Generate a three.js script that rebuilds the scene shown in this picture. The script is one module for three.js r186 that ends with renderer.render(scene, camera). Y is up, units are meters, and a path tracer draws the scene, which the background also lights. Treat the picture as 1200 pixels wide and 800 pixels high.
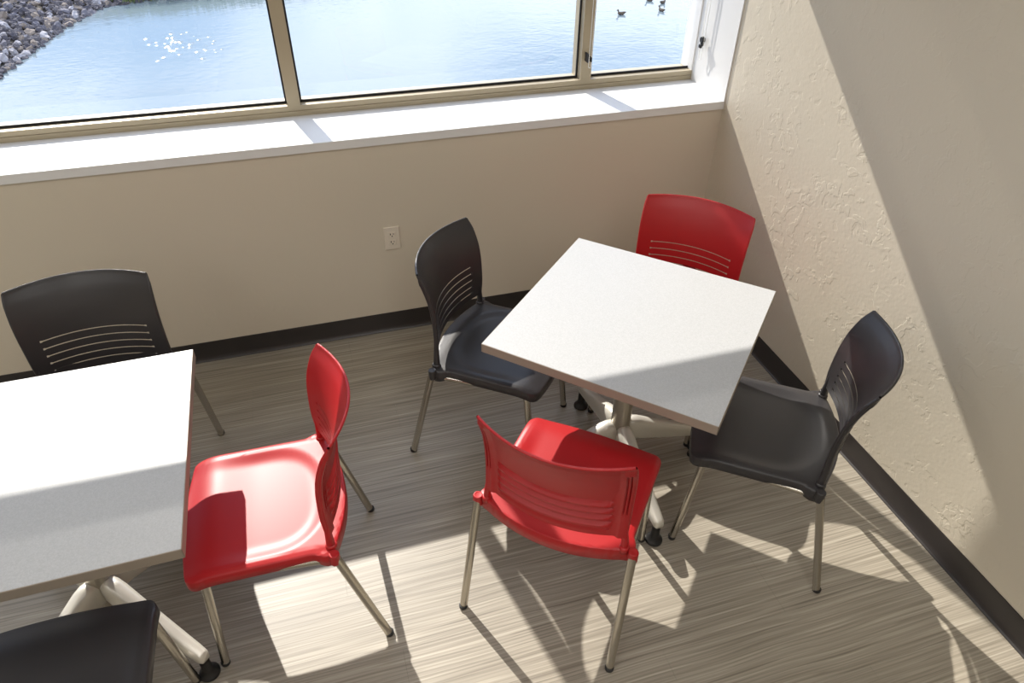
import * as THREE from 'three';
import { mergeGeometries, toCreasedNormals } from 'three/addons/utils/BufferGeometryUtils.js';
import { RoundedBoxGeometry } from 'three/addons/geometries/RoundedBoxGeometry.js';
import { RectAreaLightUniformsLib } from 'three/addons/lights/RectAreaLightUniformsLib.js';

// ------------------------------------------------------------------ camera, sky, sun, exposure
const scene = new THREE.Scene();
const camera = new THREE.PerspectiveCamera(52.47, 1.5, 0.05, 400);
camera.rotation.order = 'YXZ';
camera.position.set(-1.8711, 2.0918, 2.7679);
camera.rotation.set(-0.67256, -0.30237, 0.01474);
const renderer = new THREE.WebGLRenderer({ antialias: true });
renderer.toneMapping = THREE.LinearToneMapping;
renderer.toneMappingExposure = 1.0;
renderer.shadowMap.enabled = true;
RectAreaLightUniformsLib.init();

const SUN_DIR = new THREE.Vector3(0.235, -0.774, 1).normalize();      // the way the sunlight travels
const sun = new THREE.DirectionalLight(new THREE.Color(1.0, 0.95, 0.87), 7.6);
sun.position.copy(SUN_DIR).multiplyScalar(-30).add(new THREE.Vector3(-1.5, 0.5, 1.2));
sun.target.position.set(-1.5, 0.5, 1.2);
sun.castShadow = true;
sun.shadow.mapSize.set(4096, 4096);
Object.assign(sun.shadow.camera, { left: -8, right: 8, top: 8, bottom: -8, near: 1, far: 80 });
scene.add(sun, sun.target);

const PANEL = 4.7;                                                    // brightness of the ceiling panels

// deterministic noise -------------------------------------------------------
function rng(seed) { let s = seed >>> 0; return () => { s = (s + 0x6D2B79F5) >>> 0; let t = s; t = Math.imul(t ^ (t >>> 15), t | 1); t ^= t + Math.imul(t ^ (t >>> 7), t | 61); return ((t ^ (t >>> 14)) >>> 0) / 4294967296; }; }
function h2(x, y, s) { let n = Math.imul(x, 374761393) + Math.imul(y, 668265263) + Math.imul(s, 1274126177); n = Math.imul(n ^ (n >>> 13), 1274126177); return ((n ^ (n >>> 16)) >>> 0) / 4294967296; }
// value noise that repeats every (px, py) cells
function vn(x, y, px, py, s) {
  const xi = Math.floor(x), yi = Math.floor(y); let fx = x - xi, fy = y - yi;
  fx = fx * fx * (3 - 2 * fx); fy = fy * fy * (3 - 2 * fy);
  const w = (a, p) => ((a % p) + p) % p, x0 = w(xi, px), x1 = w(xi + 1, px), y0 = w(yi, py), y1 = w(yi + 1, py);
  const a = h2(x0, y0, s), b = h2(x1, y0, s), c = h2(x0, y1, s), d = h2(x1, y1, s);
  return a + (b - a) * fx + (c - a) * fy + (a - b - c + d) * fx * fy;
}
function fbm(u, v, fx, fy, oct, s) { let r = 0, a = 0.5, t = 0; for (let k = 0; k < oct; k++) { r += a * vn(u * fx, v * fy, fx, fy, s + k); t += a; a *= 0.5; fx *= 2; fy *= 2; } return r / t; }
const sm = (a, b, x) => { const t = Math.min(1, Math.max(0, (x - a) / (b - a))); return t * t * (3 - 2 * t); };
const lerp = (a, b, t) => a + (b - a) * t;

// the sky: thin bright cloud over blue, the same all round
{
  const W = 1024, H = 512, d = new Float32Array(W * H * 4);
  for (let j = 0; j < H; j++) for (let i = 0; i < W; i++) {
    const el = ((j + 0.5) / H - 0.5) * Math.PI, u = i / W, v = j / H, k = Math.max(0, Math.sin(el));
    const c = sm(0.36, 0.60, fbm(u, v, 22, 30, 5, 5));
    const t = Math.pow(k, 0.5), b = [lerp(0.62, 0.20, t), lerp(0.86, 0.43, t), lerp(1.15, 0.98, t)], o = (j * W + i) * 4;
    const cl = [1.64, 1.74, 1.92];
    for (let q = 0; q < 3; q++) d[o + q] = el < 0 ? 0.45 : lerp(b[q], cl[q], c * 0.85);
    d[o + 3] = 1;
  }
  const t = new THREE.DataTexture(d, W, H, THREE.RGBAFormat, THREE.FloatType);
  t.mapping = THREE.EquirectangularReflectionMapping; t.magFilter = THREE.LinearFilter; t.minFilter = THREE.LinearFilter;
  t.wrapS = THREE.RepeatWrapping; t.needsUpdate = true;
  scene.background = t; scene.backgroundIntensity = 1.5;
}

// ------------------------------------------------------------------ helpers
const taken = {};
function numbered(n) { const k = taken[n] = (taken[n] ?? -1) + 1; return k ? n + '_' + String(k).padStart(3, '0') : n; }
function mesh(name, geo, mat, parent) {
  const m = new THREE.Mesh(Array.isArray(geo) ? join(geo) : geo, mat);
  m.name = parent ? name : numbered(name); m.castShadow = m.receiveShadow = true; (parent ?? scene).add(m); return m;
}
function join(list) {
  const l = list.map((g) => { const q = g.index ? g.toNonIndexed() : g; for (const k of Object.keys(q.attributes)) if (!['position', 'normal', 'uv'].includes(k)) q.deleteAttribute(k); if (!q.attributes.uv) q.setAttribute('uv', new THREE.BufferAttribute(new Float32Array(q.attributes.position.count * 2), 2)); return q; });
  return mergeGeometries(l);
}
function thing(name, label, category, [x, y, z] = [0, 0, 0], turn = 0, group) {
  const o = new THREE.Group(); o.name = numbered(name); o.position.set(x, y, z); o.rotation.y = turn; scene.add(o);
  o.userData = { label, category }; if (group) o.userData.group = group; return o;
}
function tag(o, label, category, group) { o.userData = { label, category }; if (group) o.userData.group = group; return o; }
function struct(o, label, category) { o.userData.kind = 'structure'; if (label) o.userData.label = label; if (category) o.userData.category = category; return o; }
function group(name, parent) { const g = new THREE.Group(); g.name = parent ? name : numbered(name); (parent ?? scene).add(g); return g; }
const box = (x0, x1, y0, y1, z0, z1) => new THREE.BoxGeometry(x1 - x0, y1 - y0, z1 - z0).translate((x0 + x1) / 2, (y0 + y1) / 2, (z0 + z1) / 2);
// box with uv in metres on every face
function boxM(x0, x1, y0, y1, z0, z1, ou = 0, ov = 0) {
  const g = box(x0, x1, y0, y1, z0, z1), p = g.attributes.position, n = g.attributes.normal, uv = g.attributes.uv;
  for (let i = 0; i < p.count; i++) {
    const ax = Math.abs(n.getX(i)), ay = Math.abs(n.getY(i));
    if (ay > 0.5) uv.setXY(i, p.getX(i) + ou, p.getZ(i) + ov); else if (ax > 0.5) uv.setXY(i, p.getZ(i) + ou, p.getY(i) + ov); else uv.setXY(i, p.getX(i) + ou, p.getY(i) + ov);
  }
  return g;
}
const rbox = (x0, x1, y0, y1, z0, z1, r = 0.003, s = 2) => new RoundedBoxGeometry(x1 - x0, y1 - y0, z1 - z0, s, r).translate((x0 + x1) / 2, (y0 + y1) / 2, (z0 + z1) / 2);
function rod(a, b, r0, r1 = r0, seg = 16, caps = true) {
  const A = new THREE.Vector3(...a), B = new THREE.Vector3(...b), d = B.clone().sub(A), L = d.length();
  const g = new THREE.CylinderGeometry(r1, r0, L, seg, 1, !caps); g.translate(0, L / 2, 0);
  g.applyQuaternion(new THREE.Quaternion().setFromUnitVectors(new THREE.Vector3(0, 1, 0), d.normalize())); g.translate(A.x, A.y, A.z); return g;
}
const lathe = (pts, seg = 28) => new THREE.LatheGeometry(pts.map(([r, y]) => new THREE.Vector2(r, y)), seg);
// a skin over rows of points, closed round if wanted
function skin(rows, closed, capA, capB) {
  const n = rows[0].length, pos = [], idx = [], uv = [];
  rows.forEach((r, j) => r.forEach((p, i) => { pos.push(...p); uv.push(i / n, j / rows.length); }));
  for (let j = 0; j + 1 < rows.length; j++) for (let i = 0; i + (closed ? 0 : 1) < n; i++) {
    const a = j * n + i, b = j * n + (i + 1) % n, c = a + n, d = b + n; idx.push(a, b, d, a, d, c);
  }
  for (const [on, j, flip] of [[capA, 0, 1], [capB, rows.length - 1, 0]]) if (on) {
    const c = [0, 1, 2].map((k) => rows[j].reduce((s, p) => s + p[k], 0) / n), o = pos.length / 3; pos.push(...c); uv.push(0.5, 0.5);
    for (let i = 0; i < n; i++) { const a = j * n + i, b = j * n + (i + 1) % n; flip ? idx.push(o, b, a) : idx.push(o, a, b); }
  }
  const g = new THREE.BufferGeometry(); g.setAttribute('position', new THREE.Float32BufferAttribute(pos, 3)); g.setAttribute('uv', new THREE.Float32BufferAttribute(uv, 2)); g.setIndex(idx); g.computeVertexNormals(); return g;
}
const srgb = (r, g, b) => new THREE.Color().setRGB(r / 255, g / 255, b / 255, THREE.SRGBColorSpace);
const lin = (r, g, b) => new THREE.Color().setRGB(r, g, b);
function tex(W, H, f, color, rx = 1, ry = 1) {
  const d = new Uint8Array(W * H * 4);
  for (let j = 0; j < H; j++) for (let i = 0; i < W; i++) { const c = f(i / W, j / H, i, j), o = (j * W + i) * 4; if (c.length) { d[o] = c[0]; d[o + 1] = c[1]; d[o + 2] = c[2]; } else d[o] = d[o + 1] = d[o + 2] = c; d[o + 3] = 255; }
  const t = new THREE.DataTexture(d, W, H); t.wrapS = t.wrapT = THREE.RepeatWrapping; t.magFilter = THREE.LinearFilter; t.minFilter = THREE.LinearMipmapLinearFilter; t.generateMipmaps = true;
  if (color) t.colorSpace = THREE.SRGBColorSpace; t.repeat.set(rx, ry); t.needsUpdate = true; return t;
}
const std = (o) => new THREE.MeshStandardMaterial(o), phy = (o) => new THREE.MeshPhysicalMaterial(o);

// ------------------------------------------------------------------ materials
// trowelled plaster: smooth fields, ragged plateaus with raised lips, fine orange peel
const plasterBump = tex(1024, 1024, (u, v) => {
  const wx = fbm(u, v, 9, 9, 4, 31) - 0.5, wy = fbm(u, v, 9, 9, 4, 47) - 0.5;
  const U = u + wx * 0.06, V = v + wy * 0.06;
  const n = fbm(U, V, 14, 14, 5, 61), m = fbm(U, V, 30, 30, 4, 83), o = fbm(U, V, 44, 44, 3, 171), patch = sm(0.45, 0.58, fbm(u, v, 7, 7, 4, 97)), patch2 = sm(0.46, 0.58, fbm(u, v, 9, 9, 3, 131));
  const ridge = Math.exp(-Math.pow((n - 0.5) / 0.010, 2)) * patch * patch2, plate = sm(0.57, 0.60, m) * patch, pit = sm(0.64, 0.68, o) * patch2;
  return 255 * Math.min(1, 0.14 + 0.34 * fbm(u, v, 6, 6, 4, 11) + 0.12 * fbm(u, v, 110, 110, 2, 13) + 0.11 * ridge + 0.20 * plate - 0.14 * pit);
}, false, 1 / 1.05, 1 / 1.05);
const M = {};
M.wall = std({ color: srgb(203, 194, 176), roughness: 0.62, bumpMap: plasterBump, bumpScale: 0.0027 });
const smoothBump = plasterBump.clone(); smoothBump.repeat.set(1 / 2.2, 1 / 2.2); smoothBump.needsUpdate = true;
M.wallSmooth = std({ color: srgb(207, 197, 179), roughness: 0.6, bumpMap: smoothBump, bumpScale: 0.0012 });
M.ceiling = std({ color: srgb(236, 234, 228), roughness: 0.9 });
M.white = std({ color: srgb(222, 222, 221), roughness: 0.45 });
M.frame = std({ color: srgb(170, 158, 134), roughness: 0.42, metalness: 0.25 });
M.gasket = std({ color: srgb(18, 18, 22), roughness: 0.6 });
M.pane = phy({ color: 0xffffff, roughness: 0, transmission: 1, thickness: 0, ior: 1.5 });
M.base = std({ color: srgb(46, 42, 41), roughness: 0.36 });
M.black = std({ color: srgb(24, 23, 24), roughness: 0.45 });
M.fabric = std({ color: srgb(120, 116, 108), roughness: 0.95, transparent: true, opacity: 0.93, side: THREE.DoubleSide });
M.hem = std({ color: srgb(120, 116, 108), roughness: 0.9 });
M.bead = std({ color: srgb(225, 225, 220), roughness: 0.3 });
M.outlet = std({ color: srgb(218, 208, 192), roughness: 0.4 });
M.slot = std({ color: srgb(30, 27, 25), roughness: 0.7 });

// floor: grey-brown vinyl planks with long fine streaks along the plank
function grain(seed) {
  return tex(1024, 512, (u, v) => {
    const w = v + (fbm(u, v, 3, 3, 2, seed + 7) - 0.5) * 0.03;
    const a = fbm(u, w, 3, 22, 3, seed), b = fbm(u, w, 4, 128, 2, seed + 11), c = fbm(u, w, 6, 250, 1, seed + 23);
    let t = 0.5 + 0.20 * (a - 0.5) + 0.46 * (b - 0.5) + 0.44 * (c - 0.5);
    t += sm(0.68, 0.82, fbm(u, w, 4, 170, 1, seed + 41)) * 0.22 - sm(0.68, 0.82, fbm(u, w, 4, 140, 1, seed + 43)) * 0.24;
    t = Math.min(1, Math.max(0, t));
    return [lerp(110, 182, t), lerp(102, 174, t), lerp(89, 159, t)];
  }, true, 1 / 1.219, 1 / 0.62);
}
M.planks = [1, 2, 3].map((k) => { const g = grain(100 * k); return phy({ map: g, roughness: 0.43, clearcoat: 0.7, clearcoatRoughness: 0.42, bumpMap: g, bumpScale: 0.00004 }); });
M.subfloor = std({ color: srgb(40, 36, 32), roughness: 0.9 });

// moulded plastic: fine pebble
const pebble = tex(256, 256, (u, v) => 255 * (0.5 * fbm(u, v, 64, 64, 2, 3) + 0.5 * fbm(u, v, 24, 24, 2, 4)), false, 6, 6);
M.red = std({ color: lin(0.41, 0.010, 0.013), roughness: 0.42, bumpMap: pebble, bumpScale: 0.00004 });
M.dark = std({ color: lin(0.031, 0.029, 0.031), roughness: 0.40, bumpMap: pebble, bumpScale: 0.00004 });
M.chrome = std({ color: lin(0.52, 0.49, 0.43), roughness: 0.26, metalness: 1 });
const speck = tex(1024, 1024, (u, v, i, j) => { const n = 0.6 * h2(i, j, 77) + 0.4 * fbm(u, v, 256, 256, 1, 8); const t = 0.88 + 0.12 * (n - 0.5); return [200 * t, 201 * t, 202 * t]; }, true, 1 / 0.75, 1 / 0.75);
M.laminate = std({ map: speck, roughness: 0.40 });
M.edge = std({ color: srgb(150, 138, 124), roughness: 0.5 });
M.silver = std({ color: lin(0.70, 0.67, 0.60), roughness: 0.36, metalness: 0.35 });
M.nickel = std({ color: lin(0.50, 0.46, 0.39), roughness: 0.3, metalness: 0.9 });
M.bracket = std({ color: lin(0.30, 0.28, 0.24), roughness: 0.45, metalness: 0.4 });

// ------------------------------------------------------------------ room
const RX = -7.2, RZ = 6.4, CY = 2.95, SILL = 0.982, HEAD = 2.70;
const RW = mesh('wall_right', boxM(0, 0.2, -0.05, CY + 0.1, -0.42, RZ + 0.2), M.wall); struct(RW, 'beige trowelled plaster wall beside the window', 'wall');
{
  const g = group('wall_window'); struct(g, 'beige wall under the ribbon window', 'wall');
  mesh('lower_wall', boxM(RX - 0.2, 0, -0.05, SILL - 0.037, -0.42, 0), M.wallSmooth, g);
  mesh('header', boxM(RX - 0.2, 0, HEAD, CY + 0.1, -0.42, 0), M.wallSmooth, g);
}
struct(mesh('wall_left', boxM(RX - 0.2, RX, -0.05, CY + 0.1, 0, RZ + 0.2), M.wallSmooth), 'plain beige far side wall', 'wall');
struct(mesh('wall_back', boxM(RX, 0, -0.05, CY + 0.1, RZ, RZ + 0.2), M.wallSmooth), 'plain beige wall behind the viewer', 'wall');
struct(mesh('ceiling', boxM(RX, 0, CY, CY + 0.1, 0, RZ), M.ceiling), 'white ceiling', 'ceiling');
{ // floor: planks 0.2286 wide, seams running along the window wall
  const fl = group('floor'); struct(fl, 'grey brown vinyl plank floor with fine streaks', 'floor');
  mesh('subfloor', box(RX, 0, -0.08, -0.006, 0, RZ), M.subfloor, fl);
  const r = rng(5), w = 0.2286, L = 1.219, z00 = 1.636 - 8 * w, gap = 0.0002;
  for (let k = 0, z = z00; z < RZ; z += w, k++) {
    const z0 = Math.max(0, z) + gap, z1 = Math.min(RZ, z + w) - gap; if (z1 - z0 < 0.01) continue;
    const ou = r() * 3, ov = r() * 3, mat = M.planks[Math.floor(r() * 3)];
    for (let x1 = 0, x0 = -L * (0.15 + ((k * 0.43) % 1) * 0.85); x1 > RX; x1 = x0, x0 = Math.max(RX, x0 - L)) mesh('plank', boxM(x0 + gap, x1 - gap, -0.006, 0, z0, z1, ou, ov), mat, fl);
  }
}
{ // rubber cove base: profile out of the wall, swept along it
  const prof = [[0, 0], [0.019, 0], [0.0185, 0.0025], [0.013, 0.006], [0.008, 0.013], [0.005, 0.024], [0.004, 0.095], [0.003, 0.1], [0, 0.1]];
  const s = new THREE.Shape(prof.map(([a, b]) => new THREE.Vector2(a, b)));
  const ex = (L) => new THREE.ExtrudeGeometry(s, { depth: L, bevelEnabled: false });
  const a = ex(-RX).rotateY(-Math.PI / 2);                       // out = +z, run = -x
  struct(mesh('baseboard_window', toCreasedNormals(a, 0.6), M.base), 'dark rubber cove base under the window', 'baseboard');
  const b = ex(RZ).applyMatrix4(new THREE.Matrix4().makeScale(-1, 1, 1)); // out = -x, run = +z
  const ib = b.index; if (ib) { const q = ib.array; for (let i = 0; i < q.length; i += 3) { const t = q[i]; q[i] = q[i + 1]; q[i + 1] = t; } } else { const p = b.attributes.position.array, n = 9; for (let i = 0; i < p.length; i += n) for (let k = 0; k < 3; k++) { const t = p[i + k]; p[i + k] = p[i + 3 + k]; p[i + 3 + k] = t; } }
  b.deleteAttribute('normal'); b.computeVertexNormals();
  struct(mesh('baseboard_right', toCreasedNormals(b, 0.6), M.base), 'dark rubber cove base along the plaster wall', 'baseboard');
}
// recessed ceiling panels further into the room
M.panel = std({ color: srgb(245, 245, 240), roughness: 0.6, emissive: lin(1.0, 0.97, 0.92), emissiveIntensity: 1.2 });
for (const x of [-1.5, -3.6, -5.7]) for (const z of [1.9, 3.5, 5.1]) {
  const p = thing('ceiling_light', 'flat white light panel set in the ceiling', 'ceiling light', [x, CY, z], 0, 'ceiling light panels');
  mesh('frame', [box(-0.31, 0.31, -0.012, 0, -0.62, -0.60), box(-0.31, 0.31, -0.012, 0, 0.60, 0.62), box(-0.31, -0.29, -0.012, 0, -0.60, 0.60), box(0.29, 0.31, -0.012, 0, -0.60, 0.60)], M.white, p);
  mesh('diffuser', box(-0.29, 0.29, -0.008, 0, -0.60, 0.60), M.panel, p);
  const l = new THREE.RectAreaLight(new THREE.Color(1.0, 0.985, 0.96), PANEL, 0.58, 1.2); l.position.set(0, -0.014, 0); l.rotation.x = -Math.PI / 2; p.add(l);
}
// sill and jamb
struct(mesh('trim_1', rbox(RX, -0.0005, SILL - 0.037, SILL, -0.42, 0.010, 0.002), M.white), 'deep white window sill board', 'window sill');
struct(mesh('trim_2', box(-0.006, 0, SILL, HEAD, -0.31, 0.008), M.white), 'white jamb panel at the end of the window', 'window jamb');
{ // the ribbon window
  const w = group('window_1'); struct(w, 'ribbon window with tan metal frame above white sill', 'window');
  const ZI = -0.31, ZG = -0.356, ZO = -0.42, mull = [-0.0, -0.568, -1.900, -3.232, -4.564, -5.896, RX];
  mesh('bottom_rail', [rbox(RX, 0, 1.0045, 1.026, ZO, ZI, 0.0015), rbox(RX, 0, SILL, 1.0028, ZO, ZI + 0.001, 0.0015), box(RX, 0, 1.0, 1.006, ZO, ZI - 0.003)], M.frame, w);
  mesh('top_rail', rbox(RX, 0, HEAD - 0.045, HEAD, ZO, ZI, 0.0015), M.frame, w);
  for (let k = 1; k < 6; k++) mesh('mullion', rbox(mull[k] - 0.027, mull[k] + 0.027, 1.0255, HEAD - 0.045, ZO, ZI + 0.0005, 0.0015), M.frame, w);
  mesh('end_stile', rbox(-0.012, 0, 1.0255, HEAD - 0.045, ZO, ZI + 0.0005, 0.0015), M.white, w);
  for (let k = 0; k < 6; k++) {
    const x1 = k ? mull[k] - 0.027 : -0.012, x0 = k < 5 ? mull[k + 1] + 0.027 : RX;
    mesh('pane', box(x0, x1, 1.026, HEAD - 0.045, ZG - 0.0001, ZG).toNonIndexed(), M.pane, w).geometry = new THREE.PlaneGeometry(x1 - x0, HEAD - 0.045 - 1.026).translate((x0 + x1) / 2, (HEAD - 0.045 + 1.026) / 2, ZG);
    mesh('gasket', [box(x0, x1, 1.026, 1.036, ZG + 0.001, ZG + 0.008), box(x0, x0 + 0.008, 1.036, HEAD - 0.05, ZG + 0.001, ZG + 0.008), ...(k ? [box(x1 - 0.008, x1, 1.036, HEAD - 0.05, ZG + 0.001, ZG + 0.008)] : [])], M.gasket, w);
  }
}
// roller shades, half lowered, each with a bead chain
{
  const ZS = -0.235, hemY = 1.81 + 0.774 * 0.235, pitch = 0.006;
  const bays = [[-0.552, -0.010], [-1.884, -0.584], [-3.216, -1.916], [-4.548, -3.248], [-5.880, -4.580], [RX + 0.02, -5.912]];
  const lab = ['roller shade in the narrow bay against the white jamb', 'roller shade in the bay left of the narrow end pane'];
  bays.forEach(([x0, x1], k) => {
    const s = thing('roller_shade', lab[k] ?? 'half lowered roller shade in the ribbon window further along from the jamb', 'roller shade', [(x0 + x1) / 2, HEAD - 0.06, ZS], 0, k > 1 ? 'roller shades further along' : undefined);
    const X = (x1 - x0) / 2, Y = hemY - (HEAD - 0.06);
    mesh('roller_tube', rod([-X, 0.02, 0.022], [X, 0.02, 0.022], 0.024), M.hem, s);
    mesh('fabric', new THREE.PlaneGeometry(2 * X, -Y - 0.115 + 0.02).translate(0, (Y + 0.115 + 0.02) / 2, 0), M.fabric, s);
    mesh('hem_pocket', rbox(-X, X, Y, Y + 0.115, -0.003, 0.003, 0.002), M.hem, s);
    if (k > 1) return;
    // bead chain loop down to a tensioner
    const cx = k ? X - 0.002 + 0.016 : X - 0.012, cz = k ? -0.05 : 0.0, bottom = (k ? 1.10 : 1.112) - (HEAD - 0.06), dz = 0.012, beads = [];
    const bead = new THREE.SphereGeometry(0.0023, 6, 5), cord = [];
    for (let y = 0.0; y > bottom; y -= pitch) for (const q of [-1, 1]) beads.push(bead.clone().translate(k ? cx + q * 0.006 : cx, y, k ? cz + 0.02 : cz + q * dz));
    for (const q of [-1, 1]) cord.push(rod(k ? [cx + q * 0.006, 0, cz + 0.02] : [cx, 0, cz + q * dz], k ? [cx + q * 0.006, bottom, cz + 0.02] : [cx, bottom, cz + q * dz], 0.0008, 0.0008, 6));
    const arc = new THREE.TorusGeometry(k ? 0.006 : dz, 0.0016, 6, 12, Math.PI).rotateZ(Math.PI); if (!k) arc.rotateY(Math.PI / 2);
    cord.push(arc.translate(cx, bottom, k ? cz + 0.02 : cz));
    mesh('bead_chain', [...beads, ...cord], M.bead, s);
    const ty = (k ? 1.135 : 1.182) - (HEAD - 0.06), T = [];
    if (!k) { T.push(rbox(cx - 0.007, cx + 0.006, ty - 0.022, ty + 0.02, cz - 0.010, cz + 0.010, 0.004), rbox(cx - 0.009, cx + 0.002, ty - 0.032, ty - 0.014, cz - 0.016, cz + 0.002, 0.003), rod([cx - 0.009, ty + 0.006, cz], [cx + 0.006, ty + 0.006, cz], 0.013)); }
    else T.push(rbox(cx - 0.010, cx - 0.003, ty - 0.022, ty + 0.018, cz - 0.024, cz + 0.014, 0.003), rbox(cx + 0.003, cx + 0.008, ty - 0.016, ty + 0.006, cz + 0.004, cz + 0.024, 0.002));
    mesh('chain_tensioner', T, M.black, s).userData.label = 'small black chain holder';
  });
}
{ // wall outlet
  const o = thing('wall_outlet', 'ivory duplex power outlet on the beige wall under the window', 'outlet', [-1.581, 0.5053 - 0.057, 0]);
  const p = new THREE.Shape(); p.moveTo(-0.035, 0); p.lineTo(0.035, 0); p.lineTo(0.035, 0.114); p.lineTo(-0.035, 0.114); p.closePath();
  mesh('plate', new THREE.ExtrudeGeometry(p, { depth: 0.002, bevelEnabled: true, bevelThickness: 0.0035, bevelSize: 0.003, bevelOffset: -0.003, bevelSegments: 3 }), M.outlet, o);
  for (const y of [0.0375, 0.0765]) {
    const face = mesh('receptacle', rbox(-0.017, 0.017, y - 0.014, y + 0.014, 0.003, 0.0075, 0.002), M.outlet, o);
    mesh('socket_slot', [box(-0.0085, -0.0050, y - 0.001, y + 0.008, 0.006, 0.0079), box(0.0050, 0.0080, y, y + 0.007, 0.006, 0.0079), new THREE.CylinderGeometry(0.003, 0.003, 0.002, 12).rotateX(Math.PI / 2).translate(0, y - 0.007, 0.0069)], M.slot, face);
  }
  mesh('screw', new THREE.CylinderGeometry(0.003, 0.003, 0.0016, 12).rotateX(Math.PI / 2).translate(0, 0.057, 0.006), M.outlet, o);
}

// ------------------------------------------------------------------ tables
function makeTable(label, x, z, turn) {
  const t = thing('cafe_table', label, 'table', [x, 0, z], turn), h = 0.375, Y = 0.74;
  mesh('table_top', boxM(-h + 0.002, h - 0.002, Y - 0.031, Y, -h + 0.002, h - 0.002), M.laminate, t);
  mesh('edge_band', [rbox(-h, h, Y - 0.032, Y - 0.0008, h - 0.003, h, 0.001), rbox(-h, h, Y - 0.032, Y - 0.0008, -h, -h + 0.003, 0.001), rbox(h - 0.003, h, Y - 0.032, Y - 0.0008, -h, h, 0.001), rbox(-h, -h + 0.003, Y - 0.032, Y - 0.0008, -h, h, 0.001)], M.edge, t);
  // underside bracket: a plate with four tapering wings
  const wings = [rbox(-0.09, 0.09, Y - 0.044, Y - 0.032, -0.09, 0.09, 0.003)];
  for (let k = 0; k < 4; k++) {
    const ring = (r, w, y0) => [[r, Y - 0.032, w], [r, Y - 0.032, -w], [r, y0, -w], [r, y0, w]];
    wings.push(toCreasedNormals(skin([ring(0.02, 0.035, Y - 0.085), ring(0.29, 0.014, Y - 0.045)], true, true, true), 0.4).rotateY(Math.PI / 4 + k * Math.PI / 2));
  }
  mesh('top_bracket', wings, M.bracket, t);
  mesh('column', lathe([[0, 0.115], [0.030, 0.115], [0.036, 0.125], [0.036, 0.70], [0, 0.70]], 36), M.nickel, t);
  for (let k = 0; k < 4; k++) {
    const rows = [];
    for (const [r, y0, y1, w] of [[0.018, 0.165, 0.258, 0.026], [0.050, 0.163, 0.262, 0.029], [0.075, 0.158, 0.255, 0.029], [0.14, 0.142, 0.222, 0.027], [0.24, 0.117, 0.177, 0.024], [0.34, 0.094, 0.135, 0.021], [0.366, 0.090, 0.126, 0.019], [0.376, 0.092, 0.118, 0.014]]) {
      const c = [], hh = (y1 - y0) / 2, ym = (y0 + y1) / 2, N = 20;
      for (let i = 0; i < N; i++) { const a = i / N * 2 * Math.PI, ca = Math.cos(a), sa = Math.sin(a), top = sa > 0; const e = top ? 0.75 : 0.4; c.push([r, ym + hh * Math.sign(sa) * Math.pow(Math.abs(sa), e), w * Math.sign(ca) * Math.pow(Math.abs(ca), e)]); }
      rows.push(c);
    }
    const leg = mesh('leg', skin(rows.map((r) => r.slice().reverse()), true, true, true).rotateY(Math.PI / 4 + k * Math.PI / 2), M.silver, t);
    const a = Math.PI / 4 + k * Math.PI / 2;
    mesh('glide', [lathe([[0, 0.1], [0.0105, 0.1], [0.0105, 0.074], [0.0145, 0.072], [0.0155, 0.036], [0.0185, 0.022], [0.0285, 0.012], [0.0305, 0.008], [0.0305, 0.002], [0.029, 0], [0, 0]]).translate(0.358, 0, 0).rotateY(a)], M.black, leg).userData.label = 'black adjustable glide foot';
  }
  return t;
}
makeTable('square white laminate table turned diagonally to the walls in the room corner', -0.9314, 1.1317, Math.PI / 4);
makeTable('square white laminate table set parallel to the window wall', -2.6843, 1.2958, 0.0189);

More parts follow.
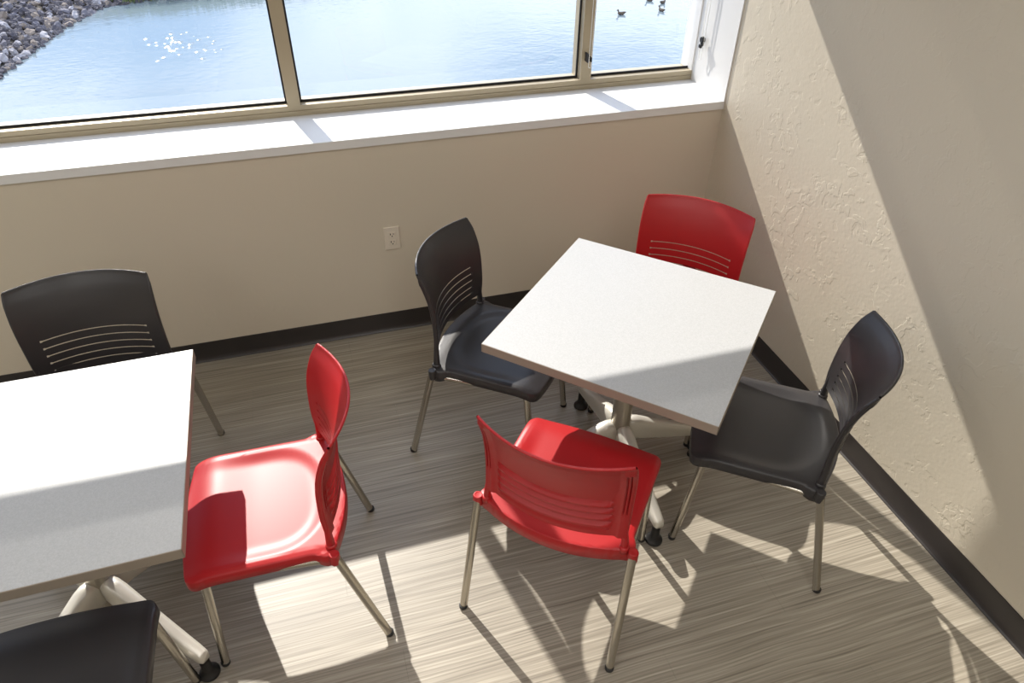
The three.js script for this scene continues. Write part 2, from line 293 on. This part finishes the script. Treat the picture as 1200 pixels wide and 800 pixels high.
// ------------------------------------------------------------------ chairs
const zbK = [[0.44, 0.170], [0.505, 0.165], [0.573, 0.161], [0.667, 0.165], [0.73, 0.175], [0.79, 0.195], [0.84, 0.222]];
function zb(y) { for (let i = 0; i + 1 < zbK.length; i++) if (y <= zbK[i + 1][0]) { const t = (y - zbK[i][0]) / (zbK[i + 1][0] - zbK[i][0]), p0 = zbK[Math.max(0, i - 1)][1], p1 = zbK[i][1], p2 = zbK[i + 1][1], p3 = zbK[Math.min(zbK.length - 1, i + 2)][1]; return 0.5 * (2 * p1 + (p2 - p0) * t + (2 * p0 - 5 * p1 + 4 * p2 - p3) * t * t + (3 * p1 - p0 - 3 * p2 + p3) * t * t * t); } return zbK.at(-1)[1]; }
const backZ = (u, y) => -(zb(y) + lerp(0.050, 0.068, (y - 0.5) / 0.33) * (1 - u * u));
function backGeometry() {
  const half = [0, 0.1, 0.2, 0.3, 0.4, 0.5, 0.6, 0.68, 0.745, 0.765, 0.786, 0.82, 0.85, 0.875, 0.888, 0.892, 0.910, 0.914, 0.930, 0.934, 0.950, 0.954, 0.97, 0.985, 0.995, 1];
  const U = [...half.slice(1).reverse().map((u) => -u), ...half];
  const rows = [];                                            // [front y, back y, kind]
  const add = (f, b = f, k = 0) => rows.push([f, b, k]);
  add(0.503); add(0.505); add(0.510); add(0.517, 0.513);
  for (let k = 0; k < 5; k++) { const y = 0.532 + 0.0295 * k; add(y - 0.0017, y - 0.0100, 1); add(y + 0.0017, y + 0.0030, 2); if (k < 4) { add(y + 0.0090, y + 0.0062, 3); add(y + 0.0170, y + 0.0140, 3); } }
  for (const y of [0.664, 0.672, 0.685, 0.70, 0.715, 0.73, 0.745, 0.76, 0.775, 0.79, 0.80, 0.81, 0.818, 0.824, 0.828, 0.830]) add(y);
  const nU = U.length, nR = rows.length, F = [], B = [];
  const P = (u, y, side, i, j) => {
    const W = 0.2085 + 0.003 * sm(0.6, 0.83, y) - 0.0012 * Math.pow(sm(0.815, 0.83, y), 2), x = u * W;
    const e = 1e-3, dzdu = (backZ(u + e, y) - backZ(u - e, y)) / (2 * e) / W, dzdy = (backZ(u, y + e) - backZ(u, y - e)) / (2 * e);
    const n = new THREE.Vector3(-dzdu, -dzdy, 1).normalize();
    const au = Math.abs(u), rim = Math.min(1, Math.min((1 - au) / 0.015, (0.8302 - y) / 0.004, (y - 0.5028) / 0.004));
    let t = side > 0 ? 0.0035 : -0.0035;
    t *= 1.15 - 0.15 * Math.max(0, rim);
    if (side < 0) {
      if (rows[j][2] === 3) t -= 0.0060 * (1 - sm(0.72, 0.82, au));
      const fl = sm(0.84, 0.90, au) * (1 - sm(0.80, 0.822, y)); t -= 0.009 * fl * Math.min(1, (1 - au) / 0.01 + 0.35);
      if (y > 0.6 && y < 0.80 && ((au > 0.891 && au < 0.911) || (au > 0.933 && au < 0.951))) t += 0.0065;
    }
    return new THREE.Vector3(x + n.x * t, y + n.y * t, backZ(u, y) + n.z * t);
  };
  for (let j = 0; j < nR; j++) for (let i = 0; i < nU; i++) {
    const [f, b, k] = rows[j], au = Math.abs(U[i]), dot = au > 0.76 && au < 0.79; let yf = f, yb = b;
    if (k && k < 3 && dot) { yf += (k === 1 ? -1 : 1) * 0.002; yb += k === 1 ? 0.003 : -0.003; }
    F.push(P(U[i], yf, 1, i, j)); B.push(P(U[i], yb, -1, i, j));
  }
  const hole = (i, j) => i < 0 || j < 0 || i >= nU - 1 || j >= nR - 1 || (rows[j][2] === 1 && rows[j + 1][2] === 2 && Math.abs(U[i] + U[i + 1]) / 2 < 0.786);
  const pos = [], quad = (a, b, c, d) => { for (const p of [a, b, c, a, c, d]) pos.push(p.x, p.y, p.z); }, id = (i, j) => j * nU + i;
  const round = (f0, f1, b1, b0, out) => {                    // half-round rim from the front face over to the rear face
    out.normalize(); const S = 6, at = (f, b, k) => { const t = k / S * Math.PI, m = f.clone().add(b).multiplyScalar(0.5), h = f.clone().sub(m), r = Math.min(0.005, h.length()); return m.addScaledVector(h, Math.cos(t)).addScaledVector(out, r * Math.sin(t)); };
    for (let k = 0; k < S; k++) quad(at(f0, b0, k), at(f1, b1, k), at(f1, b1, k + 1), at(f0, b0, k + 1));
  };
  for (let j = 0; j < nR - 1; j++) for (let i = 0; i < nU - 1; i++) {
    if (hole(i, j)) continue;
    const a = id(i, j), b = id(i + 1, j), c = id(i + 1, j + 1), d = id(i, j + 1);
    quad(F[a], F[b], F[c], F[d]); quad(B[b], B[a], B[d], B[c]);
    if (hole(i, j - 1)) quad(B[a], B[b], F[b], F[a]);
    if (hole(i, j + 1)) j === nR - 2 ? round(F[d], F[c], B[c], B[d], F[d].clone().sub(F[a])) : quad(F[d], F[c], B[c], B[d]);
    if (hole(i - 1, j)) i === 0 ? round(F[a], F[d], B[d], B[a], F[a].clone().sub(F[b])) : quad(B[a], F[a], F[d], B[d]);
    if (hole(i + 1, j)) i === nU - 2 ? round(F[c], F[b], B[b], B[c], F[b].clone().sub(F[a])) : quad(F[b], B[b], B[c], F[c]);
  }
  const g = new THREE.BufferGeometry(); g.setAttribute('position', new THREE.Float32BufferAttribute(pos, 3));
  const uv = []; for (let i = 0; i < pos.length; i += 3) uv.push(pos[i], pos[i + 1]); g.setAttribute('uv', new THREE.Float32BufferAttribute(uv, 2));
  g.computeVertexNormals(); return toCreasedNormals(g, 0.8);
}
function seatGeometry() {
  const nU = 44, nV = 44, xz = (u, v) => {
    const r = 0.085;
    const kk = Math.max(0, (v - 1 + r) / r), W = 0.2215 - 0.030 * (1 - Math.sqrt(Math.max(0, 1 - kk * kk))) + 0.014 * sm(0.13, 0.03, v);
    const zr = -0.222 + 0.058 * u * u, zf = 0.232 - 0.016 * u * u; return [u * W, lerp(zr, zf, v)];
  };
  const top = (x, z) => {
    const q = Math.pow(Math.abs(x) / 0.192, 3.2) + Math.pow(Math.max(0, -(z - 0.02)) / (0.185 - 0.9 * x * x), 3.2);
    const dish = 0.010 * sm(1.25, 0.45, q) * (1 - 0.75 * sm(0.02, 0.2, z));
    return 0.4535 - dish - 0.024 * Math.pow(sm(0.12, 0.25, z), 1.6) - 0.004 * sm(0.205, 0.225, Math.abs(x)) - 0.003 * sm(-0.17, -0.225, z);
  };
  const pos = [], idx = [], uv = [], n = nU + 1;
  for (let j = 0; j <= nV; j++) for (let i = 0; i <= nU; i++) {
    const ease = (t) => 0.5 - 0.5 * Math.cos(Math.PI * t), u = lerp(-1 + 2 * i / nU, -1 + 2 * ease(i / nU), 0.6), v = lerp(j / nV, ease(j / nV), 0.6);
    const [x, z] = xz(u, v); pos.push(x, top(x, z), z); uv.push(x, z);
  }
  for (let j = 0; j < nV; j++) for (let i = 0; i < nU; i++) { const a = j * n + i; idx.push(a, a + n, a + n + 1, a, a + n + 1, a + 1); }
  const ring = []; for (let i = 0; i < nU; i++) ring.push(i); for (let j = 0; j < nV; j++) ring.push(j * n + nU); for (let i = nU; i > 0; i--) ring.push(nV * n + i); for (let j = nV; j > 0; j--) ring.push(j * n);
  const C = ring.map((k) => [pos[3 * k], pos[3 * k + 1], pos[3 * k + 2]]), N = C.length;
  const out = C.map((p, k) => { const a = C[(k + N - 1) % N], b = C[(k + 1) % N], dx = b[0] - a[0], dz = b[2] - a[2], l = Math.hypot(dx, dz) || 1; return [dz / l, -dx / l]; });
  // smooth the outward directions at the corners
  const o2 = out.map((_, k) => { let x = 0, z = 0; for (let q = -2; q <= 2; q++) { x += out[(k + q + N) % N][0]; z += out[(k + q + N) % N][1]; } const l = Math.hypot(x, z); return [x / l, z / l]; });
  let prev = ring;
  for (const [d, dy] of [[0.0018, -0.0008], [0.0036, -0.0028], [0.0042, -0.007], [0.0040, -0.036], [0.0020, -0.038], [0, -0.037], [-0.0005, -0.016]]) {
    const cur = C.map((p, k) => { pos.push(p[0] + o2[k][0] * d, p[1] + dy * (dy < -0.03 ? 1 + 0.30 * sm(-0.10, -0.17, p[2]) : 1), p[2] + o2[k][1] * d); uv.push(p[0] + d * 4, p[2] + dy); return pos.length / 3 - 1; });
    for (let k = 0; k < N; k++) { const a = prev[k], b = prev[(k + 1) % N], c = cur[(k + 1) % N], e = cur[k]; idx.push(a, b, c, a, c, e); }
    prev = cur;
  }
  const o = pos.length / 3;
  for (let k = 0; k < n * (nV + 1); k++) { pos.push(pos[3 * k], pos[3 * k + 1] - 0.014, pos[3 * k + 2]); uv.push(pos[3 * k], pos[3 * k + 2]); }
  for (let j = 0; j < nV; j++) for (let i = 0; i < nU; i++) { const a = o + j * n + i; idx.push(a, a + n + 1, a + n, a, a + 1, a + n + 1); }
  let g = new THREE.BufferGeometry(); g.setAttribute('position', new THREE.Float32BufferAttribute(pos, 3)); g.setAttribute('uv', new THREE.Float32BufferAttribute(uv, 2)); g.setIndex(idx);
  g = toCreasedNormals(g, 0.9);
  const parts = [g];
  for (const s of [-1, 1]) { // corner lugs that take the rear legs and the back posts
    parts.push(lathe([[0, 0.414], [0.0140, 0.414], [0.0148, 0.418], [0.0148, 0.450], [0.0135, 0.4535], [0.0105, 0.4540], [0.0100, 0.4528], [0, 0.4528]], 22).translate(s * 0.239, 0, -0.174));
    parts.push(lathe([[0, 0.440], [0.0170, 0.440], [0.0165, 0.456], [0.0135, 0.4625], [0, 0.4625]], 20).scale(0.85, 1, 1).translate(s * 0.211, 0, -0.170));
  }
  return join(parts);
}
const seatG = seatGeometry(), backG = backGeometry();
function postGeometry(s) {
  const rows = [];
  for (let k = 0; k <= 8; k++) {
    const t = k / 8, y = lerp(0.448, 0.575, t), x = lerp(0.211, 0.2005, sm(0, 1, t)), rx = lerp(0.0115, 0.0075, t), rz = lerp(0.013, 0.006, t), z = -lerp(0.169, zb(0.575) + 0.008, sm(0.0, 1, t)), c = [];
    for (let i = 0; i < 16; i++) { const a = i / 16 * 2 * Math.PI; c.push([s * x + rx * Math.cos(a), y, z - rz * Math.sin(a)]); }
    rows.push(c);
  }
  return skin(rows, true, true, true);
}
const legDefs = [];
for (const s of [-1, 1]) { legDefs.push([[s * 0.203, 0.425, 0.172], [s * 0.211, 0.0, 0.212]]); legDefs.push([[s * 0.239, 0.445, -0.174], [s * 0.249, 0.0, -0.281]]); }
const postG = { '-1': postGeometry(-1), 1: postGeometry(1) };
const tip = (a, b, y) => { const t = (y - b[1]) / (a[1] - b[1]); return [lerp(b[0], a[0], t), y, lerp(b[2], a[2], t)]; };
const legG = legDefs.map(([a, b]) => rod(tip(a, b, 0.008), a, 0.0125, 0.0125, 20)), footG = legDefs.map(([a, b]) => join([lathe([[0, 0], [0.0125, 0], [0.0135, 0.002], [0.0138, 0.012], [0.0128, 0.014], [0, 0.014]], 20).translate(b[0], 0, b[2])]));
const frameG = join([...[-1, 1].map((s) => rod([s * 0.203, 0.418, 0.172], [s * 0.225, 0.414, -0.168], 0.010, 0.010, 12)), rod([-0.203, 0.418, 0.15], [0.203, 0.418, 0.15], 0.009, 0.009, 12), rod([-0.22, 0.416, -0.12], [0.22, 0.416, -0.12], 0.009, 0.009, 12)]);
function makeChair(label, mat, x, z, deg) {
  const c = thing('stacking_chair', label, 'chair', [x, 0, z], deg * Math.PI / 180);
  mesh('seat', seatG, mat, c); mesh('backrest', backG, mat, c);
  for (const s of [-1, 1]) mesh('back_post', postG[s], mat, c);
  legG.forEach((g, k) => { const l = mesh('leg', g, M.chrome, c); mesh('foot_cap', footG[k], M.black, l); });
  mesh('seat_frame', frameG, M.chrome, c);
  return c;
}
makeChair('red plastic chair with its slotted back turned to the room, at the diagonal table', M.red, -1.272, 1.499, 139.2);
makeChair('red plastic chair pulled up sideways to the table parallel to the window', M.red, -2.166, 1.319, -90.9);
makeChair('dark grey plastic chair at the diagonal table, beside the wall with the outlet', M.dark, -1.300, 0.794, 53.4);
makeChair('dark grey plastic chair at the diagonal table, its back against the sunlit plaster wall', M.dark, -0.568, 1.458, -127.1);
makeChair('red plastic chair tucked in the room corner behind the diagonal table', M.red, -0.603, 0.809, -43.9);
makeChair('dark grey chair between the window wall and the table parallel to it', M.dark, -2.665, 0.798, 0.4);
makeChair('dark grey chair tucked under the parallel table on its side away from the window', M.dark, -2.674, 1.769, 180);

// ------------------------------------------------------------------ outside: pond, bank, ducks
const WY = -6;
{
  const waves = tex(1024, 1024, (u, v) => 255 * (0.5 * fbm(u, v, 40, 60, 4, 201) + 0.5 * fbm(u, v, 14, 18, 3, 207)), false, 1 / 9, 1 / 9);
  M.water = std({ color: lin(0.14, 0.18, 0.20), roughness: 0.10, bumpMap: waves, bumpScale: 0.009 });
  const g = new THREE.PlaneGeometry(160, 90, 1, 1).rotateX(-Math.PI / 2).translate(30, WY, -46), p = g.attributes.position, uv = g.attributes.uv;
  for (let i = 0; i < p.count; i++) uv.setXY(i, p.getX(i), p.getZ(i));
  const w = mesh('pond_water', g, M.water); w.userData = { kind: 'structure', label: 'pale blue pond water reflecting the clouds', category: 'water' };
  // little round ripples where the wind touches the water
  { const rp = rng(401), dome = new THREE.SphereGeometry(0.5, 18, 6, 0, 2 * Math.PI, 0, 0.27).translate(0, -0.5 * Math.cos(0.27), 0), n = 46, im = new THREE.InstancedMesh(dome, M.water, n), e = new THREE.Object3D();
    for (let i = 0; i < n; i++) { const g = () => (rp() + rp() + rp() - 1.5) / 1.5; e.position.set(-6.0 + g() * 2.2, WY + 0.001, -28.7 + g() * 2.6); e.scale.setScalar(0.5 + 0.5 * rp()); e.updateMatrix(); im.setMatrixAt(i, e.matrix); }
    im.name = 'water_ripples'; im.userData = { kind: 'stuff', label: 'glinting ripples on the pond', category: 'ripples' }; scene.add(im); }
  // banks
  M.soil = std({ color: srgb(62, 57, 50), roughness: 0.95 }); M.grass = std({ color: srgb(98, 112, 52), roughness: 0.95 });
  const shore = [[-14.5, -14], [-13.0, -21], [-11.9, -26.6], [-11.65, -28.5], [-11.3, -30.8], [-10.75, -33.6], [-9.9, -36.0], [-8.8, -36.6], [-6.0, -37.2], [0, -38.4], [10, -42], [24, -50], [50, -60], [110, -66]];
  const rows = [[], [], [], []], out = shore.map((s, i) => { const a = shore[Math.max(0, i - 1)], b = shore[Math.min(shore.length - 1, i + 1)], dx = b[0] - a[0], dz = b[1] - a[1], l = Math.hypot(dx, dz); return [dz / l, -dx / l]; });
  shore.forEach(([x, z], i) => { const [ox, oz] = out[i]; rows[0].push([x - ox * 1.5, WY - 0.6, z - oz * 1.5]); rows[1].push([x + ox * 2.5, WY + 0.75, z + oz * 2.5]); rows[2].push([x + ox * 7, WY + 2.0, z + oz * 7]); rows[3].push([x + ox * 60, WY + 2.6, z + oz * 60]); });
  const bank = mesh('pond_bank', skin(rows, false), M.soil); bank.material.side = THREE.DoubleSide; bank.userData = { kind: 'structure', label: 'earth bank of the pond', category: 'bank' };
  // riprap
  const r = rng(77), variants = [];
  for (let k = 0; k < 7; k++) {
    const g = new THREE.IcosahedronGeometry(1, 1), q = g.attributes.position, seen = {};
    for (let i = 0; i < q.count; i++) { const key = [q.getX(i), q.getY(i), q.getZ(i)].map((v) => v.toFixed(3)).join(); const f = seen[key] ??= 0.62 + 0.62 * r(); q.setXYZ(i, q.getX(i) * f, q.getY(i) * f, q.getZ(i) * f); }
    g.deleteAttribute('normal'); g.computeVertexNormals(); variants.push(g);
  }
  const rocks = [[104, 101, 108], [150, 146, 148], [70, 67, 74], [126, 114, 104]].map((c) => std({ color: srgb(...c), roughness: 0.9 }));
  const ROCK = ['rough mid grey', 'rough pale grey', 'rough dark slate', 'rough brownish'];
  let n = 0; const rest = [], placed = [];
  camera.updateMatrixWorld(); camera.updateProjectionMatrix();
  for (let i = 1; i < 8; i++) {
    const [x0, z0] = shore[i], [x1, z1] = shore[i + 1], L = Math.hypot(x1 - x0, z1 - z0), m = Math.round(L / 0.2);
    for (let a = 0; a < m; a++) for (let b = 0; b < 24; b++) {
      const t = (a + r()) / m, up = -0.12 + b * 0.2 + r() * 0.2, ox = lerp(out[i][0], out[i + 1][0], t), oz = lerp(out[i][1], out[i + 1][1], t);
      const x = lerp(x0, x1, t) + ox * up, z = lerp(z0, z1, t) + oz * up, y = WY + Math.max(-0.02, 0.02 + up * 0.31) + r() * 0.08, s = 0.12 + 0.14 * r() * r() + 0.04 * r();
      if (x > -6.2) continue;
      const green = x > -9.6 && r() > 0.55; if (green) continue;
      if (placed.some(([a, c, q]) => Math.hypot(a - x, c - z) < 0.98 * (q + s))) continue; placed.push([x, z, s]);
      const v = new THREE.Vector3(x, y, z).project(camera), vis = v.x > -1.02 && v.y < 1.02 && v.z < 1, mx = new THREE.Matrix4().compose(new THREE.Vector3(x, y, z), new THREE.Quaternion().setFromEuler(new THREE.Euler(r() * 0.6, r() * 6.28, r() * 0.6)), new THREE.Vector3(s * (1.05 + 0.5 * r()), s * (0.55 + 0.35 * r()), s * (0.75 + 0.2 * r())));
      const vi = Math.floor(r() * 7), mi = Math.floor(r() * 4);
      if (vis && n < 295) { n++; const o = mesh('rock', variants[vi], rocks[mi]); o.applyMatrix4(mx); tag(o, ROCK[mi] + (s > 0.19 ? ' large' : '') + ' rock ' + (up < 0.25 ? 'at the edge of the pond water' : 'piled on the pond bank above the waterline'), 'rock', 'riprap rocks on the pond bank'); }
      else rest.push([mx, vi, mi]);
    }
  }
  if (rest.length) { const im = new THREE.InstancedMesh(variants[0], rocks[0], rest.length); rest.forEach(([m], i) => im.setMatrixAt(i, m)); im.name = 'riprap_rubble'; im.userData = { kind: 'stuff', label: 'loose grey stones higher up the pond bank', category: 'stones' }; im.castShadow = im.receiveShadow = true; scene.add(im); }
  { // small broken stones filling the gaps between the rocks
    const small = [], e = new THREE.Object3D();
    for (let i = 1; i < 7; i++) { const [x0, z0] = shore[i], [x1, z1] = shore[i + 1], L = Math.hypot(x1 - x0, z1 - z0);
      for (let k = 0; k < L * 130; k++) { const t = r(), up = -0.25 + 5.2 * r(), ox = lerp(out[i][0], out[i + 1][0], t), oz = lerp(out[i][1], out[i + 1][1], t), sc = 0.05 + 0.09 * r();
        e.position.set(lerp(x0, x1, t) + ox * up, WY + Math.max(-0.03, 0.01 + up * 0.315) + 0.02, lerp(z0, z1, t) + oz * up); e.rotation.set(r(), r() * 6, r()); e.scale.set(sc * 1.3, sc * 0.7, sc); e.updateMatrix(); small.push(e.matrix.clone()); } }
    const im = new THREE.InstancedMesh(variants[2], std({ color: srgb(88, 84, 88), roughness: 0.95 }), small.length); small.forEach((m, i) => im.setMatrixAt(i, m));
    im.name = 'broken_stone'; im.userData = { kind: 'stuff', label: 'small broken grey stones between the rocks on the bank', category: 'stones' }; im.castShadow = im.receiveShadow = true; scene.add(im); }
  // grass along the far shore
  const blade = new THREE.ConeGeometry(0.02, 0.5, 3).translate(0, 0.25, 0), N = 2600, gm = new THREE.InstancedMesh(blade, M.grass, N), e = new THREE.Object3D();
  for (let i = 0; i < N; i++) { const t = r(), x = lerp(-10.6, 6, t), z = lerp(-35.7, -39.6, sm(0, 1, t) * 0.9) - r() * 1.6 - (x < -9 ? 0.6 : 0); e.position.set(x, WY + 0.05 + r() * 0.25, z - 0.1); e.rotation.set((r() - 0.5) * 0.7, r() * 6, (r() - 0.5) * 0.7); e.scale.set(1, 0.5 + r(), 1); e.updateMatrix(); gm.setMatrixAt(i, e.matrix); }
  gm.name = 'shore_grass'; gm.userData = { kind: 'stuff', label: 'green grass along the far edge of the pond', category: 'grass' }; scene.add(gm);
  // ducks
  const body = new THREE.SphereGeometry(1, 16, 12); { const q = body.attributes.position; for (let i = 0; i < q.count; i++) { const x = q.getX(i), y = q.getY(i), z = q.getZ(i); q.setXYZ(i, x * 0.19, y * 0.075 + 0.06 + (x < 0 ? 0.06 * x * x : 0.015 * x), z * 0.085 * (1 - 0.3 * Math.max(0, -x))); } body.computeVertexNormals(); }
  const duckG = join([body, rod([0.13, 0.08, 0], [0.17, 0.19, 0], 0.035, 0.026, 10), new THREE.SphereGeometry(0.04, 12, 8).scale(1.15, 0.95, 0.9).translate(0.182, 0.205, 0), rod([0.20, 0.198, 0], [0.255, 0.19, 0], 0.016, 0.007, 8), rod([-0.16, 0.085, 0], [-0.23, 0.125, 0], 0.03, 0.006, 8)]);
  M.duck = std({ color: srgb(78, 66, 54), roughness: 0.8 });
  for (const [x, z, a, alone] of [[13.05, -28.8, 3.0, 1], [15.5, -30.9, 2.6], [15.9, -30.3, 0.4], [15.15, -28.9, 1.9]]) { const o = mesh('duck', duckG, M.duck); o.position.set(x, WY - 0.01, z); o.rotation.y = a; tag(o, alone ? 'small brown duck swimming apart from the other three' : 'one of three small brown ducks swimming close together', 'duck', 'ducks on the pond'); }
}

renderer.render(scene, camera);
